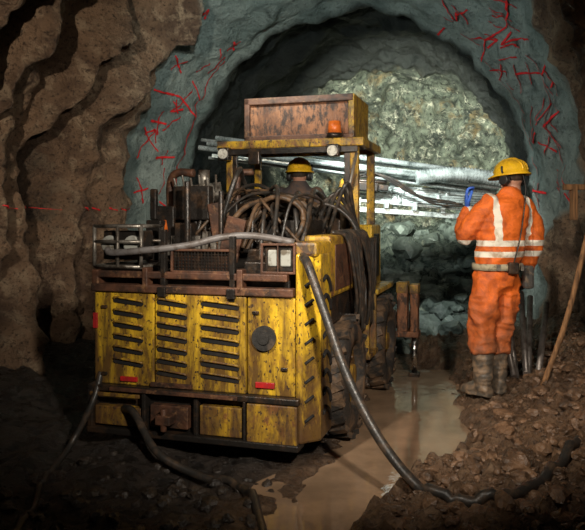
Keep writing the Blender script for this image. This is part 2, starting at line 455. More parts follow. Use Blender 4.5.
# rubble
tb = bmesh.new(); bmesh.ops.create_icosphere(tb, subdivisions=2, radius=1)
TV = [v.co.copy() for v in tb.verts]; TF = [[v.index for v in f.verts] for f in tb.faces]; tb.free()
def rocks(name, mat, places, parent=None):
    vs, fs = [], []
    for x, y, r in places:
        off = V((random.random()*90, random.random()*90, 0)); sc = V((random.uniform(.7, 1.3), random.uniform(.7, 1.3), random.uniform(.5, .9)))
        rz = Matrix.Rotation(random.random()*6.3, 3, 'Z'); c = V((x, y, g(x, y)+r*.15)); b = len(vs)
        for v in TV:
            q = v*(1+.55*noise.noise(v*1.3+off)+.2*noise.noise(v*3+off)); q = rz @ V((q.x*sc.x, q.y*sc.y, q.z*sc.z))
            vs.append(c+q*r)
        fs.extend([[i+b for i in f] for f in TF])
    mesh_obj(name, vs, fs, mat, smooth=False, parent=parent)
pl = []
while len(pl) < 1300:
    y = random.uniform(2.6, 7.0); x = lerp_tab(y, CX)+random.uniform(.40, 1.6)
    if (x-1.6)**2+(y-5.5)**2 < .08: continue
    pl.append((x, y, random.choice((.010, .014, .014, .02, .03, .05))*random.uniform(.7, 1.2)))
rocks('gravel_rubble', ROCKB, pl, FLOOR)
pl = []
while len(pl) < 260:
    y = random.uniform(8.3, 12.6); x = OX+AX*(y-OY)+random.uniform(-1.5, 1.6)
    pl.append((x, y, random.choice((.05, .09, .14, .2))*random.uniform(.7, 1.2)))
rocks('muck_pile', ROCKG, pl)
pl = [(random.uniform(-2.2, -.1), random.uniform(2.8, 4.3), random.choice((.015, .03, .04))) for _ in range(180)]
rocks('wet_stones', DROCK, pl, FLOOR)

# ---------------------------------------------------------------- drilling rig
RO = V((-.62, 4.353, 0)); RA = math.radians(17)
rig = empty('drilling_rig', RO, -RA)
cA, sA = math.cos(RA), math.sin(RA)
def W2L(x, y, z):
    dx, dy = x-RO.x, y-RO.y
    return V((cA*dx-sA*dy, sA*dx+cA*dy, z))
Part('chassis', DARK, .01).bx(-.6, .55, .1, 3.0, .28, .5).bx(-.3, .3, 2.9, 3.3, .35, .95).bx(-.66, .56, .06, 1.6, .44, .98).done(rig)
Part('axles', DARK).cy((-.8, .78, .4), (.8, .78, .4), .07).cy((-.8, 2.2, .4), (.8, 2.2, .4), .07).done(rig)
Part('rear_panel', YEL, .008).bx(-.695, -.265, -.005, .05, .445, 1.035).bx(-.255, .355, -.012, .05, .445, 1.035).bx(.365, .665, -.005, .05, .445, 1.035).done(rig)
Part('left_side_panel', YEL2, .01).bx(-.70, -.655, .05, 1.6, .44, 1.035).bx(-.72, -.68, .3, 1.2, .5, .95).done(rig)
sl = Part('louver_slots', BLACK); lip = Part('louver_lips', YEL2)
def louver(u0, u1, z, y=-.008, tilt=-.018):
    n = 6; h = .0145; pts = []
    zc0, zc1 = z, z+tilt
    for k in range(n+1):
        a = math.pi/2+math.pi*k/n; pts.append((u0+h*math.cos(a), zc0+h*math.sin(a)))
    for k in range(n+1):
        a = -math.pi/2+math.pi*k/n; pts.append((u1+h*math.cos(a), zc1+h*math.sin(a)))
    A = [sl.bm.verts.new((x, y-.004, zz)) for x, zz in pts]; B = [sl.bm.verts.new((x, y+.01, zz)) for x, zz in pts]
    sl.bm.faces.new(A)
    for i in range(len(A)):
        j = (i+1) % len(A); sl.bm.faces.new((A[i], B[i], B[j], A[j]))
    lip.tu([(u0-.008, y, z+.010), (u0+.01, y-.012, z+.021), (u1-.01, y-.012, z+tilt+.021), (u1+.008, y, z+tilt+.010)], .007, 8, 4)
for i in range(6): louver(-.54, -.355, .985-i*.078)
for i in range(7): louver(-.225, -.045, .985-i*.074, -.015)
for i in range(7): louver(.075, .30, .985-i*.074, -.015)
sl.done(rig); lip.done(rig)
Part('access_plug', RUB).cy((.475, -.03, .79), (.475, .01, .79), .075, seg=28).cy((.475, -.042, .79), (.475, -.02, .79), .035, .04, seg=16).done(rig)
Part('panel_latches', DARK, .003).bx(.40, .44, -.02, 0, .93, .95).bx(-.64, -.6, -.02, 0, .93, .95).bx(-.64, -.6, -.02, 0, .5, .52).bx(.58, .62, -.02, 0, .6, .62).done(rig)
Part('bumper_frame', DARK, .008).bx(-.72, .70, -.05, .08, .405, .445).bx(-.72, .70, -.06, .08, .135, .175).bx(-.72, -.68, -.055, .06, .17, .41).bx(-.33, -.30, -.055, .06, .17, .41).bx(.02, .05, -.04, .06, .17, .41).bx(.345, .365, -.045, .06, .17, .41).bx(-.7, .7, .03, .1, .17, .42).done(rig)
Part('bumper_plates', YEL2, .006).bx(-.67, -.34, -.04, .02, .19, .31).bx(.06, .335, -.03, .02, .18, .36).bx(.375, .69, -.05, .02, .17, .40).bx(-.70, -.34, -.062, -.045, .375, .40).done(rig)
Part('tow_hitch', RUST, .006).bx(-.28, -.02, -.03, .03, .2, .34).bx(-.2, -.1, -.12, 0, .24, .30).cy((-.15, -.1, .2), (-.15, -.1, .34), .02).done(rig)
Part('lettering_strip', RUST, .002).bx(-.55, .32, -.068, -.05, .415, .438).bx(-.28, .0, -.03, -.013, .452, .48).done(rig)
Part('rear_reflectors', REDL, .003).bx(-.5, -.38, -.02, -.004, .47, .50).bx(.42, .54, -.02, -.004, .49, .525).bx(-.7, -.67, -.02, 0, .8, .9).done(rig)
Part('corner_cabinet', YEL, .018).prism([(.668, -.01), (.70, -.015), (.80, .09), (.80, .36), (.668, .36)], .17, 1.30).done(rig)
Part('cabinet_cap', YEL2, .02).bx(.62, .80, .34, 1.5, 1.0, 1.40).bx(.64, .795, .02, .4, 1.28, 1.37).done(rig)
Part('cabinet_side_door', RUST, .006).bx(.798, .806, .45, .95, 1.04, 1.34).bx(.798, .806, 1.0, 1.45, 1.04, 1.34).done(rig)
cs = Part('cabinet_slots', BLACK)
for i in range(8):
    z = .3+i*.115
    cs.tu([(.803, .13, z+.03), (.806, .2, z+.05), (.806, .28, z), (.803, .31, z-.05)], .013, 6, 5)
    cs.tu([(.722, .008, z), (.765, .05, z+.035)], .010, 6, 2)
cs.done(rig)
Part('side_skirt', DARK, .008).bx(.60, .78, .4, 1.5, .82, 1.0).bx(.62, .795, 1.45, 1.95, .45, 1.35).done(rig)
Part('side_step', YEL2, .006).bx(.7, .86, 1.35, 1.7, .42, .46).bx(.80, .85, 1.35, 1.4, .42, .9).bx(.80, .85, 1.65, 1.7, .42, .9).done(rig)
Part('front_fender', YEL, .015).bx(.5, .76, 1.98, 2.4, .92, 1.46).bx(.5, .84, 1.85, 2.65, .87, .92).done(rig)
Part('front_fender_recess', DARK, .006).bx(.758, .768, 2.05, 2.3, 1.0, 1.38).bx(.55, .72, 1.97, 1.985, 1.05, 1.4).done(rig)
Part('left_fender', YEL2, .015).bx(-.86, -.5, 1.9, 2.75, .86, 1.3).done(rig)
# deck
Part('deck_rail', RUST, .008).bx(-.71, .66, -.03, .06, 1.04, 1.09).bx(-.71, .66, .08, 1.55, 1.03, 1.07).bx(-.70, .62, -.02, .03, 1.13, 1.175).bx(-.71, -.66, -.02, 1.2, 1.07, 1.18).bx(-.34, -.30, -.03, .05, 1.05, 1.2).bx(.3, .34, -.03, .05, 1.05, 1.2).done(rig)
Part('deck_boxes', DARK, .01).bx(-.62, -.36, .1, .5, 1.07, 1.22).bx(-.28, .28, .07, .5, 1.06, 1.18).bx(.3, .6, .1, .6, 1.06, 1.24).bx(-.6, .6, .55, 1.5, 1.06, 1.3).done(rig)
gr = Part('mesh_grille', DARK)
for i in range(17): gr.bx(-.125+i*.0225, -.119+i*.0225, .0, .01, 1.18, 1.31)
for i in range(7): gr.bx(-.13, .245, -.002, .006, 1.185+i*.02, 1.19+i*.02)
gr.done(rig)
Part('grille_frame', RUST, .004).bx(-.15, .26, -.01, .03, 1.17, 1.185).bx(-.15, .26, -.01, .03, 1.305, 1.32).bx(-.15, -.135, -.01, .03, 1.17, 1.32).bx(.245, .26, -.01, .03, 1.17, 1.32).bx(-.13, .245, .04, .05, 1.18, 1.31).done(rig)
Part('deck_posts', DARK, .004).bx(-.215, -.18, -.02, .02, 1.0, 1.44).bx(.25, .285, -.02, .02, 1.0, 1.40).bx(-.225, -.17, -.045, -.015, 1.02, 1.08).bx(.24, .295, -.045, -.015, 1.02, 1.08).cy((-.18, .3, 1.1), (-.18, .3, 1.76), .02).cy((-.02, .5, 1.1), (-.02, .5, 1.7), .018).done(rig)
cg = Part('lamp_cage', GREY)
x0, x1, y0, y1, z0, z1 = -.70, -.36, .0, .28, 1.20, 1.46
for a in (y0, y1):
    for z in (z0, z1, (z0+z1)/2+.03): cg.tu([(x0, a, z), (x1, a, z)], .012)
    for x in (x0, x1, -.53): cg.tu([(x, a, z0), (x, a, z1)], .012)
for x in (x0, x1):
    for z in (z0, z1): cg.tu([(x, y0, z), (x, y1, z)], .012)
cg.done(rig)
Part('cage_lamps', LENS, .01).cy((-.615, .03, 1.34), (-.615, .08, 1.34), .06).cy((-.45, .03, 1.34), (-.45, .08, 1.34), .06).done(rig)
Part('cage_lamp_housing', DARK, .01).bx(-.68, -.38, .07, .2, 1.24, 1.43).bx(-.7, -.36, .0, .28, 1.18, 1.2).done(rig)
Part('beacon_lens', ORNG).cy((-.47, .5, 1.42), (-.47, .5, 1.50), .045, .03).done(rig)
Part('beacon_stem', DARK).cy((-.47, .5, 1.15), (-.47, .5, 1.42), .025).done(rig)
Part('headlight_housing', DARK, .01).bx(.46, .65, .03, .16, 1.185, 1.35).done(rig)
Part('headlight_guard', RUST, .004).bx(.445, .665, .0, .02, 1.175, 1.19).bx(.445, .665, .0, .02, 1.345, 1.36).bx(.445, .46, .0, .02, 1.18, 1.355).bx(.65, .665, .0, .02, 1.18, 1.355).bx(.55, .558, .0, .012, 1.18, 1.355).done(rig)
Part('headlight_lens', LENS, .01).bx(.485, .545, .018, .035, 1.22, 1.32).bx(.565, .63, .018, .035, 1.22, 1.32).done(rig)
# engine / valve machinery
en = Part('engine_block', DARK, .01)
en.bx(-.5, .02, .6, 1.2, 1.25, 1.52).bx(-.42, -.12, .65, 1.1, 1.5, 1.7).bx(-.55, -.38, .5, .8, 1.25, 1.6).bx(.05, .5, .8, 1.4, 1.25, 1.5).bx(-.08, .02, .7, .95, 1.5, 1.62)
for i in range(6): en.bx(-.47+i*.07, -.44+i*.07, .56, .6, 1.3, 1.5)
en.bx(-.40, -.12, .52, .60, 1.50, 1.74).bx(-.15, .06, .58, .68, 1.24, 1.42).bx(-.56, -.44, .42, .52, 1.2, 1.5)
en.bx(-.33, -.2, .40, .50, 1.2, 1.48).bx(-.55, -.5, .46, .5, 1.5, 1.72)
en.done(rig)
Part('air_cleaner', GREY).cy((-.34, .62, 1.66), (-.10, .70, 1.69), .085).cy((-.36, .615, 1.66), (-.33, .625, 1.66), .095).cy((-.22, .66, 1.73), (-.22, .66, 1.86), .04).done(rig)
Part('exhaust_pipes', RUST).tu([(-.5, .7, 1.5), (-.5, .68, 1.75), (-.44, .66, 1.84), (-.3, .66, 1.84)], .03).tu([(-.05, .9, 1.5), (-.05, .9, 1.82), (.05, .95, 1.86)], .026).done(rig)
Part('leaning_cover_plate', RUST, .006).bx(.02, .16, .42, .45, 1.22, 1.52, rot=(14, 'Y')).bx(-.1, .0, .5, .53, 1.3, 1.62, rot=(-10, 'Y')).done(rig)
vb = Part('valve_bank', GREY, .004)
for i in range(8): vb.bx(-.45+i*.06, -.41+i*.06, .47, .53, 1.25, 1.36+.03*(i % 3))
for i in range(6): vb.cy((-.4+i*.06, .6, 1.7), (-.41+i*.065, .56, 1.80+.02*(i % 2)), .008)
vb.done(rig)
Part('grey_conduit', HOSEG).tu([(-.60, -.01, 1.31), (-.55, -.03, 1.29), (-.3, -.05, 1.31), (-.05, .02, 1.34), (.15, .1, 1.39), (.35, .15, 1.40), (.6, .2, 1.36)], .022).done(rig)
hc = Part('hose_coil', HOSEB)
for j in range(6):
    c = V((.30+random.uniform(-.02, .02), .75+j*.045, 1.50+random.uniform(-.02, .02))); r = .19-.012*(j % 3)
    hc.tu([c+V((r*math.cos(a), .03*math.sin(3*a), r*.9*math.sin(a))) for a in [2*math.pi*k/14 for k in range(15)]], .019, 8, 3)
hc.done(rig)
for nm, mt, sd, cnt in (('hydraulic_hoses', HOSE, 3, 34), ('hydraulic_hoses_brown', HOSEB, 11, 12)):
    h = Part(nm, mt); rr = random.Random(sd)
    for i in range(cnt):
        a = V((rr.uniform(-.5, .5), rr.uniform(.45, .8), rr.uniform(1.2, 1.45))); b = V((rr.uniform(-.1, .6), rr.uniform(1.1, 1.7), rr.uniform(1.3, 1.6)))
        m1 = a.lerp(b, .33)+V((rr.uniform(-.12, .12), -.1, rr.uniform(.12, .36))); m2 = a.lerp(b, .7)+V((rr.uniform(-.12, .12), 0, rr.uniform(.08, .28)))
        h.tu([a, m1, m2, b], rr.choice((.011, .015, .02)), 7, 7)
    h.done(rig)
h = Part('side_hoses', HOSE); rr = random.Random(5)
for i in range(12):
    v0 = .7+i*.065; h.tu([(.74, v0-.1, 1.42), (.83, v0, 1.36), (.84+rr.uniform(0, .05), v0+.1, .95+rr.uniform(-.2, .1)), (.83, v0+.22, .75+rr.uniform(-.1, .1)), (.82, v0+.38, 1.05), (.80, v0+.5, 1.35)], rr.choice((.012, .017)), 7, 7)
for i in range(5):
    h.tu([(.3+i*.06, 1.3, 1.4), (.5+i*.05, 1.25, 1.62+.04*i), (.72, 1.3+i*.04, 1.5), (.81, 1.35+i*.06, 1.2), (.8, 1.5+i*.05, .9)], .017, 7, 7)
h.done(rig)
Part('control_console', DARK, .01).bx(.35, .6, 1.45, 1.75, 1.05, 1.62).bx(.2, .5, 2.45, 2.65, 1.0, 1.5).bx(-.5, -.2, 1.5, 1.8, 1.05, 1.55).done(rig)
# canopy
Part('canopy_frame', YEL2, .008).bx(-.47, -.41, 1.68, 1.74, .95, 2.12).bx(.63, .70, 1.68, 1.74, .95, 2.12).bx(-.47, -.41, 2.39, 2.45, .95, 2.12).bx(.63, .70, 2.39, 2.45, .95, 2.12).bx(-.54, .75, 1.64, 1.69, 2.11, 2.18).bx(-.54, .75, 2.43, 2.48, 2.11, 2.18).bx(-.54, -.49, 1.69, 2.43, 2.11, 2.18).bx(.70, .75, 1.69, 2.43, 2.11, 2.18).done(rig)
Part('canopy_roof_plate', RUST, .004).bx(-.5, .71, 1.69, 2.43, 2.14, 2.175).done(rig)
Part('canopy_braces', DARK, .004).bx(-.5, .7, 1.645, 1.67, 2.06, 2.11).bx(.58, .63, 1.68, 1.72, 1.2, 2.1).bx(-.41, -.37, 1.68, 1.72, 1.2, 2.1).done(rig)
Part('roof_tray', TRAY, .01).bx(-.31, .62, 1.78, 1.82, 2.19, 2.53).bx(-.31, -.27, 1.78, 2.38, 2.19, 2.53).bx(-.31, .62, 2.34, 2.38, 2.19, 2.53).bx(-.31, .62, 1.78, 2.38, 2.19, 2.22).done(rig)
Part('roof_tray_rim', RUST, .008).bx(-.33, .64, 1.75, 1.80, 2.50, 2.56).bx(-.33, .64, 1.75, 1.80, 2.18, 2.23).bx(-.33, -.28, 1.75, 1.8, 2.19, 2.56).done(rig)
Part('roof_tray_end', YEL2, .008).bx(.60, .65, 1.755, 2.38, 2.19, 2.56).done(rig)
Part('roof_beacon', ORNG).cy((.50, 1.68, 2.21), (.50, 1.68, 2.32), .06, .05).done(rig)
Part('roof_beacon_base', DARK).cy((.50, 1.68, 2.18), (.50, 1.68, 2.22), .068).done(rig)
Part('work_light_housings', DARK, .008).bx(-.50, -.40, 1.56, 1.64, 2.01, 2.12).bx(-.23, -.13, 1.58, 1.64, 1.97, 2.08).bx(.46, .56, 1.56, 1.64, 2.02, 2.12).bx(-.5, -.4, 2.48, 2.56, 2.2, 2.3).bx(.1, .2, 2.48, 2.56, 2.2, 2.3).done(rig)
wl = Part('work_light_glass', LITL)
for u in (-.45, .51): wl.cy((u, 1.545, 2.065), (u, 1.565, 2.065), .042, .045)
wl.done(rig)
Part('operator_seat', DARK, .03).bx(-.2, .26, 1.98, 2.42, 1.25, 1.36).bx(-.2, .26, 1.92, 1.99, 1.3, 1.62).bx(-.1, .15, 2.0, 2.3, .5, 1.25).done(rig)
Part('cab_floor', DARK, .01).bx(-.5, .6, 1.6, 2.9, .9, 1.0).done(rig)
Part('gas_strut', GREY).cy((.58, 1.6, 1.5), (.70, 1.62, 2.05), .012).done(rig)
# wheels
def wheel(c, out, nm):
    R, W = .42, .27; x = c[0]
    ty = Part('tyre_'+nm, TYRE)
    prof = [(-W/2, .24), (-W/2-.005, .32), (-W/2+.02, .385), (-W/2+.05, .405), (W/2-.05, .405), (W/2-.02, .385), (W/2+.005, .32), (W/2, .24)]
    N = 48; vv = []
    for px, pr in prof: vv.append([ty.bm.verts.new((x+px, c[1]+pr*math.cos(2*math.pi*k/N), c[2]+pr*math.sin(2*math.pi*k/N))) for k in range(N)])
    for i in range(len(prof)):
        j = (i+1) % len(prof)
        for k in range(N):
            f = ty.bm.faces.new((vv[i][k], vv[i][(k+1) % N], vv[j][(k+1) % N], vv[j][k])); f.smooth = True
    for k in range(22):
        for sgn in (-1, 1):
            a = 2*math.pi*(k+(.5 if sgn > 0 else 0))/22
            M = Matrix.Translation(V(c)) @ Matrix.Rotation(a, 4, 'X') @ Matrix.Translation((sgn*W*.27, 0, .405)) @ Matrix.Rotation(sgn*.45, 4, 'Z') @ Matrix.Diagonal((W*.48, .05, .035, 1))
            bmesh.ops.create_cube(ty.bm, size=1, matrix=M)
    ty.done(rig)
    rm = Part('rim_'+nm, YEL2); s = out
    rm.cy((x-s*.02, c[1], c[2]), (x+s*.07, c[1], c[2]), .20, .245, 32).cy((x, c[1], c[2]), (x+s*.12, c[1], c[2]), .09, .075, 20)
    for k in range(8):
        a = k*math.pi/4; rm.cy((x+s*.06, c[1]+.15*math.cos(a), c[2]+.15*math.sin(a)), (x+s*.09, c[1]+.15*math.cos(a), c[2]+.15*math.sin(a)), .014, seg=6)
    rm.done(rig)
wheel((.735, .80, .42), 1, 'rear_right'); wheel((.735, 2.25, .42), 1, 'front_right')
wheel((-.56, .80, .42), -1, 'rear_left'); wheel((-.7, 2.25, .42), -1, 'front_left')
Part('stabiliser_arm', DARK, .01).bx(.2, .98, 2.78, 2.9, .45, .62).done(rig)
Part('stabiliser_jack', TRAY, .012).bx(.86, .96, 2.72, 2.86, .42, .90).bx(.985, 1.06, 2.72, 2.86, .38, .88).bx(.85, 1.07, 2.70, 2.88, .38, .44).done(rig)
Part('stabiliser_caps', YEL2, .008).bx(.855, .965, 2.715, 2.865, .80, .905).bx(.98, 1.065, 2.715, 2.865, .8, .885).done(rig)
Part('stabiliser_rod', CHROME).cy((1.02, 2.79, .02), (1.02, 2.79, .42), .028).done(rig)
Part('stabiliser_foot', DARK, .01).bx(.97, 1.07, 2.74, 2.84, -.04, .04).done(rig)
# boom and feeds
Part('drill_boom', YEL2, .02).cy((.0, 3.2, .85), (.0, 3.2, 1.3), .14).tu([(.0, 3.2, 1.2), (.05, 3.8, 1.6), W2L(.65, 8.35, 1.95)], .085, 12).done(rig)
fd = Part('feed_beam', SILV, .006)
def beam(part, a, b, w, h):
    a, b = V(a), V(b); d = b-a; L = d.length; q = d.to_track_quat('X', 'Z')
    M = Matrix.Translation((a+b)/2) @ q.to_matrix().to_4x4() @ Matrix.Diagonal((L, w, h, 1)); bmesh.ops.create_cube(part.bm, size=1, matrix=M)
beam(fd, W2L(-1.0, 8.75, 2.30), W2L(2.5, 8.45, 1.93), .12, .05)
beam(fd, W2L(.6, 8.35, 1.64), W2L(2.25, 8.3, 1.52), .2, .06)
beam(fd, W2L(.7, 8.30, 1.74), W2L(2.3, 8.25, 1.60), .05, .035)
beam(fd, W2L(1.2, 8.45, 1.95), W2L(1.25, 8.45, 1.55), .05, .06)
beam(fd, W2L(2.15, 8.4, 1.95), W2L(2.2, 8.4, 1.5), .05, .06)
for k in range(5): beam(fd, W2L(.75+.33*k, 8.24, 1.72-.03*k), W2L(.80+.33*k, 8.24, 1.715-.03*k), .12, .10)
fd.done(rig)
rkd = Part('rock_drill', DARK, .01)
beam(rkd, W2L(.72, 8.22, 1.90), W2L(1.0, 8.19, 1.88), .14, .10)
beam(rkd, W2L(1.0, 8.19, 1.88), W2L(1.12, 8.18, 1.87), .09, .07)
rkd.cy(W2L(.6, 8.2, 1.97), W2L(1.1, 8.16, 1.94), .024); rkd.done(rig)
rd = Part('drill_rods', SILV); rr = random.Random(9)
for i in range(11):
    z = rr.uniform(-.06, .20); y = rr.uniform(-.2, .1)
    rd.cy(W2L(-1.2+rr.uniform(0, .7), 8.85+y, 2.30+z+.05), W2L(2.0+rr.uniform(0, .5), 8.35+y, 1.98+z-.08), rr.choice((.014, .022, .032)), seg=10)
for i in range(7):
    a, b = W2L(.7+rr.uniform(0, .3), 8.3+i*.03, 1.74+.025*i), W2L(2.2+rr.uniform(0, .3), 8.2+i*.03, 1.66+.03*i)
    rd.cy(a, b, rr.choice((.018, .028)), seg=10)
    for f in (.25, .6): rd.cy(a.lerp(b, f), a.lerp(b, f+.03), .036, seg=10)
rd.done(rig)
fh = Part('feed_hoses', HOSE)
for i in range(3):
    fh.tu([W2L(.6, 8.25, 1.98), W2L(.9+.1*i, 8.1, 2.06-.03*i), W2L(1.4+.1*i, 8.1, 1.80-.05*i), W2L(1.9+.08*i, 8.15, 1.70-.02*i)], .013, 7, 7)
fh.done(rig)
dk = Part('corrugated_duct', SILV)
pp = [W2L(1.45+1.1*k/60, 8.2, 2.00+.05*math.sin(k*.06)-.03*k/60) for k in range(61)]
sweep(dk.bm, pp, [.070+.020*(k % 2) for k in range(61)], 14, 1)
dk.done(rig)

# hoses on the floor
def ghose(name, pts, r, mat):
    P = cat([V(p) for p in pts], 10)
    for p in P: p.z = max(p.z, g(p.x, p.y)+r*.7)
    pt = Part(name, mat); sweep(pt.bm, P, r, 14, 1); return pt.done()
ghose('supply_hose', [(.06, 4.16, 1.28), (.09, 4.02, 1.24), (.18, 3.92, .98), (.31, 3.8, .62), (.50, 3.65, .29), (.72, 3.42, .12), (1.02, 3.36, .1), (1.5, 3.72, .1), (1.75, 4.05, .1)], .027, HOSE)
ghose('trailing_cable', [(-1.07, 4.46, .30), (-.98, 4.34, .30), (-.80, 4.15, .12), (-.55, 4.06, .02), (-.30, 3.9, 0), (-.15, 3.4, 0), (-.1, 2.6, 0)], .024, HOSE)
ghose('trailing_cable', [(-1.24, 4.62, .62), (-1.27, 4.48, .36), (-1.40, 4.4, .08), (-1.42, 4.0, 0), (-1.30, 3.4, 0), (-1.25, 2.7, 0)], .02, HOSE)
ch = Part('tow_chain', RUST)
base = V((-.93, 4.36, .20))
for i in range(7):
    c = base+V((0, -.01*i, -.027*i)); ax = V((1, 0, 0)) if i % 2 else V((0, 1, 0))
    ch.tu([c+ax*.012*math.cos(a)+V((0, 0, .02*math.sin(a))) for a in [2*math.pi*k/8 for k in range(9)]], .004, 5, 2)
ch.done()

# leaning timber and pipes at the right
Part('timber_prop', WOOD).tu([(1.93, 5.40, g(1.93, 5.40)-.01), (2.14, 5.45, .75), (2.33, 5.52, 1.40)], .022, 8).done()
for i in range(5):
    x = 1.83+i*.05; y = 5.78+.1*(i % 2)
    Part('steel_pipe', PIPE).cy((x, y, g(x, y)+.02), (x+.06+.07*i, y+.75, .92-.05*i), .027, seg=14).done()
Part('wall_bracket', WOOD, .006).bx(2.35, 2.8, 6.05, 6.10, 1.76, 1.81).bx(2.42, 2.46, 6.03, 6.12, 1.50, 1.81).done()

# ---------------------------------------------------------------- people
def basis(fwd):
    f = V(fwd).normalized(); up = V((0, 0, 1)); r = f.cross(up).normalized(); u = r.cross(f)
    M = Matrix((r, f, u)).transposed().to_4x4(); return M
def head(parent, c, fwd, pref, helmet=True):
    M = Matrix.Translation(c) @ basis(fwd)
    p = Part(pref+'head', SKIN)
    def ell(cx, cy, cz, a, b, d):
        bmesh.ops.create_uvsphere(p.bm, u_segments=20, v_segments=14, radius=1, matrix=M @ Matrix.Translation((cx, cy, cz)) @ Matrix.Diagonal((a, b, d, 1)))
    ell(0, 0, .01, .076, .096, .105); ell(0, .03, -.06, .055, .06, .055); ell(0, .098, -.015, .012, .02, .026)
    ell(0, .082, -.058, .026, .014, .009); ell(0, .08, -.072, .022, .014, .008); ell(.078, -.005, -.01, .01, .02, .032); ell(-.078, -.005, -.01, .01, .02, .032)
    ell(0, .075, .018, .05, .02, .01)
    sweep(p.bm, [M @ V((0, -.02, -.2)), M @ V((0, -.015, -.12)), M @ V((0, -.01, -.04))], [.062, .056, .058], 16, 4)
    o = p.done(parent); remesh(o, .007, 2)
    e = Part(pref+'eyes', EYE)
    for s in (-1, 1): bmesh.ops.create_uvsphere(e.bm, u_segments=10, v_segments=8, radius=.013, matrix=M @ Matrix.Translation((s*.03, .078, .0)))
    e.done(parent)
    h = Part(pref+'hair', HAIR); bmesh.ops.create_uvsphere(h.bm, u_segments=20, v_segments=14, radius=1, matrix=M @ Matrix.Translation((0, -.018, .022)) @ Matrix.Diagonal((.081, .090, .085, 1)))
    h.done(parent)
    hm = Part(pref+'helmet', HELM)
    prof = [(.02, .120, 0), (.012, .142, .03), (.022, .145, .032), (.034, .126, 0), (.065, .122, 0), (.10, .107, 0), (.13, .078, 0), (.146, .042, 0), (.15, .004, 0)]
    N = 32; prev = None
    for z, r, vz in prof:
        row = []
        for k in range(N):
            a = 2*math.pi*k/N; fr = max(0, math.cos(a))**2
            row.append(hm.bm.verts.new(M @ V((r*math.sin(a)*.92, r*math.cos(a)*1.12+vz*fr*1.3, z-.012*fr*(1 if vz else 0)))))
        if prev:
            for k in range(N):
                f = hm.bm.faces.new((prev[k], prev[(k+1) % N], row[(k+1) % N], row[k])); f.smooth = True
        prev = row
    hm.bm.faces.new(prev)
    for dx in (-.03, 0, .03):
        hm.tu([M @ V((dx, y, z)) for y, z in ((.135, .05), (.115, .10), (.06, .142-abs(dx)*.2), (0, .153-abs(dx)*.25), (-.06, .142-abs(dx)*.2), (-.115, .10), (-.135, .05))], .007, 6, 5)
    hm.done(parent)
    mf = Part(pref+'ear_muffs', MUFF)
    for s in (-1, 1):
        a = M @ V((s*.075, -.005, -.02)); b = M @ V((s*.122, -.005, -.02)); d = (b-a)
        mf.cy(a, a+d*.7, .042, .046).cy(a+d*.7, b, .046, .032); mf.tu([M @ V((s*.11, -.005, .02)), M @ V((s*.125, -.005, .05)), M @ V((s*.115, 0, .085))], .008, 6)
    mf.done(parent)
def hand(parent, name, wrist, d, n, side, mat, curl=.6, sc=1.0):
    d = V(d).normalized(); n = V(n); n = (n-d*n.dot(d)).normalized(); s = d.cross(n)
    if s.dot(V(side)) < 0: s = -s
    p = Part(name, mat); w = V(wrist)
    loft(p.bm, [(w+d*.0*sc, s*.026*sc, n*.02*sc), (w+d*.025*sc, s*.034*sc, n*.017*sc), (w+d*.06*sc, s*.043*sc, n*.016*sc), (w+d*.092*sc, s*.041*sc, n*.013*sc)], 16)
    for i, (o, L) in enumerate(((.031, .072), (.0105, .080), (-.0105, .075), (-.031, .060))):
        q = w+d*.085*sc+s*o*sc; pts = [q-d*.01]; a = curl*.3
        for k, fr in enumerate((.45, .30, .25)):
            dd = d*math.cos(a)+n*math.sin(a)+s*o*1.2; q = q+dd*L*fr*sc; pts.append(q); a += curl*(.9+.1*i)
        sweep(p.bm, pts, [.0105*sc, .0098*sc, .009*sc, .008*sc], 10, 4, True)
    q = w+d*.025*sc+s*.026*sc
    sweep(p.bm, [q-s*.01, q+(s*.7+d*.7)*.03*sc+n*.01, q+(s*.55+d*.9)*.058*sc+n*.022*sc, q+(s*.3+d*1.0)*.08*sc+n*.035*sc], [.015*sc, .012*sc, .0105*sc, .009*sc], 10, 4, True)
    o = p.done(parent); remesh(o, .0042, 2); return o

def fx(p):
    a = 1-abs(noise.noise(V((p.x*8, p.y*8, p.z*6+3)))*2.4)
    b = 1-abs(noise.noise(V((p.x*5+p.z*3, p.y*5, p.z*15)))*2.2)
    lim = .6 if p.z > .8 else 1.0
    return .017*a*lim+.010*noise.noise(p*13)+.014*b*lim-.013
WX, WY = 1.59, 5.5
wz = (g(WX-.1, WY-.03)+g(WX+.05, WY+.08))/2
wk = empty('mine_worker', (WX, WY, wz))
F = V((-.45, .89, 0)); Lx = V((.89, .45, 0))
b = Part('hi_vis_suit', SUIT)
loft(b.bm, [(V((x, 0, z)), Lx*a, F*d) for x, z, a, d in ((.0, .80, .12, .10), (.005, .86, .19, .15), (.01, .93, .205, .16), (.02, 1.0, .185, .145), (.03, 1.06, .20, .16), (.045, 1.15, .21, .165), (.06, 1.27, .215, .162), (.08, 1.4, .222, .155), (.09, 1.48, .215, .135), (.10, 1.53, .17, .115), (.11, 1.57, .11, .10), (.115, 1.62, .08, .082), (.12, 1.635, .07, .07))], 28)
def H(l, d=0, z=0, x=0): return Lx*l+F*d+V((x, 0, z))
sweep(b.bm, [H(-.09, 0, .93, .01), H(-.10, .0, .72), H(-.095, .02, .50, -.015), (-.105, -.04, .34)], [.122, .118, .102, .098], 18, 6, False)
sweep(b.bm, [H(.09, 0, .93, .01), H(.09, .0, .72), H(.075, .02, .50), (.045, .08, .34)], [.122, .118, .102, .098], 18, 6, False)
sweep(b.bm, [H(-.16, 0, 1.50, .085), (-.155, -.05, 1.38), (-.235, .0, 1.25), (-.225, .08, 1.33), (-.18, .15, 1.44)], [.085, .084, .076, .066, .056], 16, 6, True)
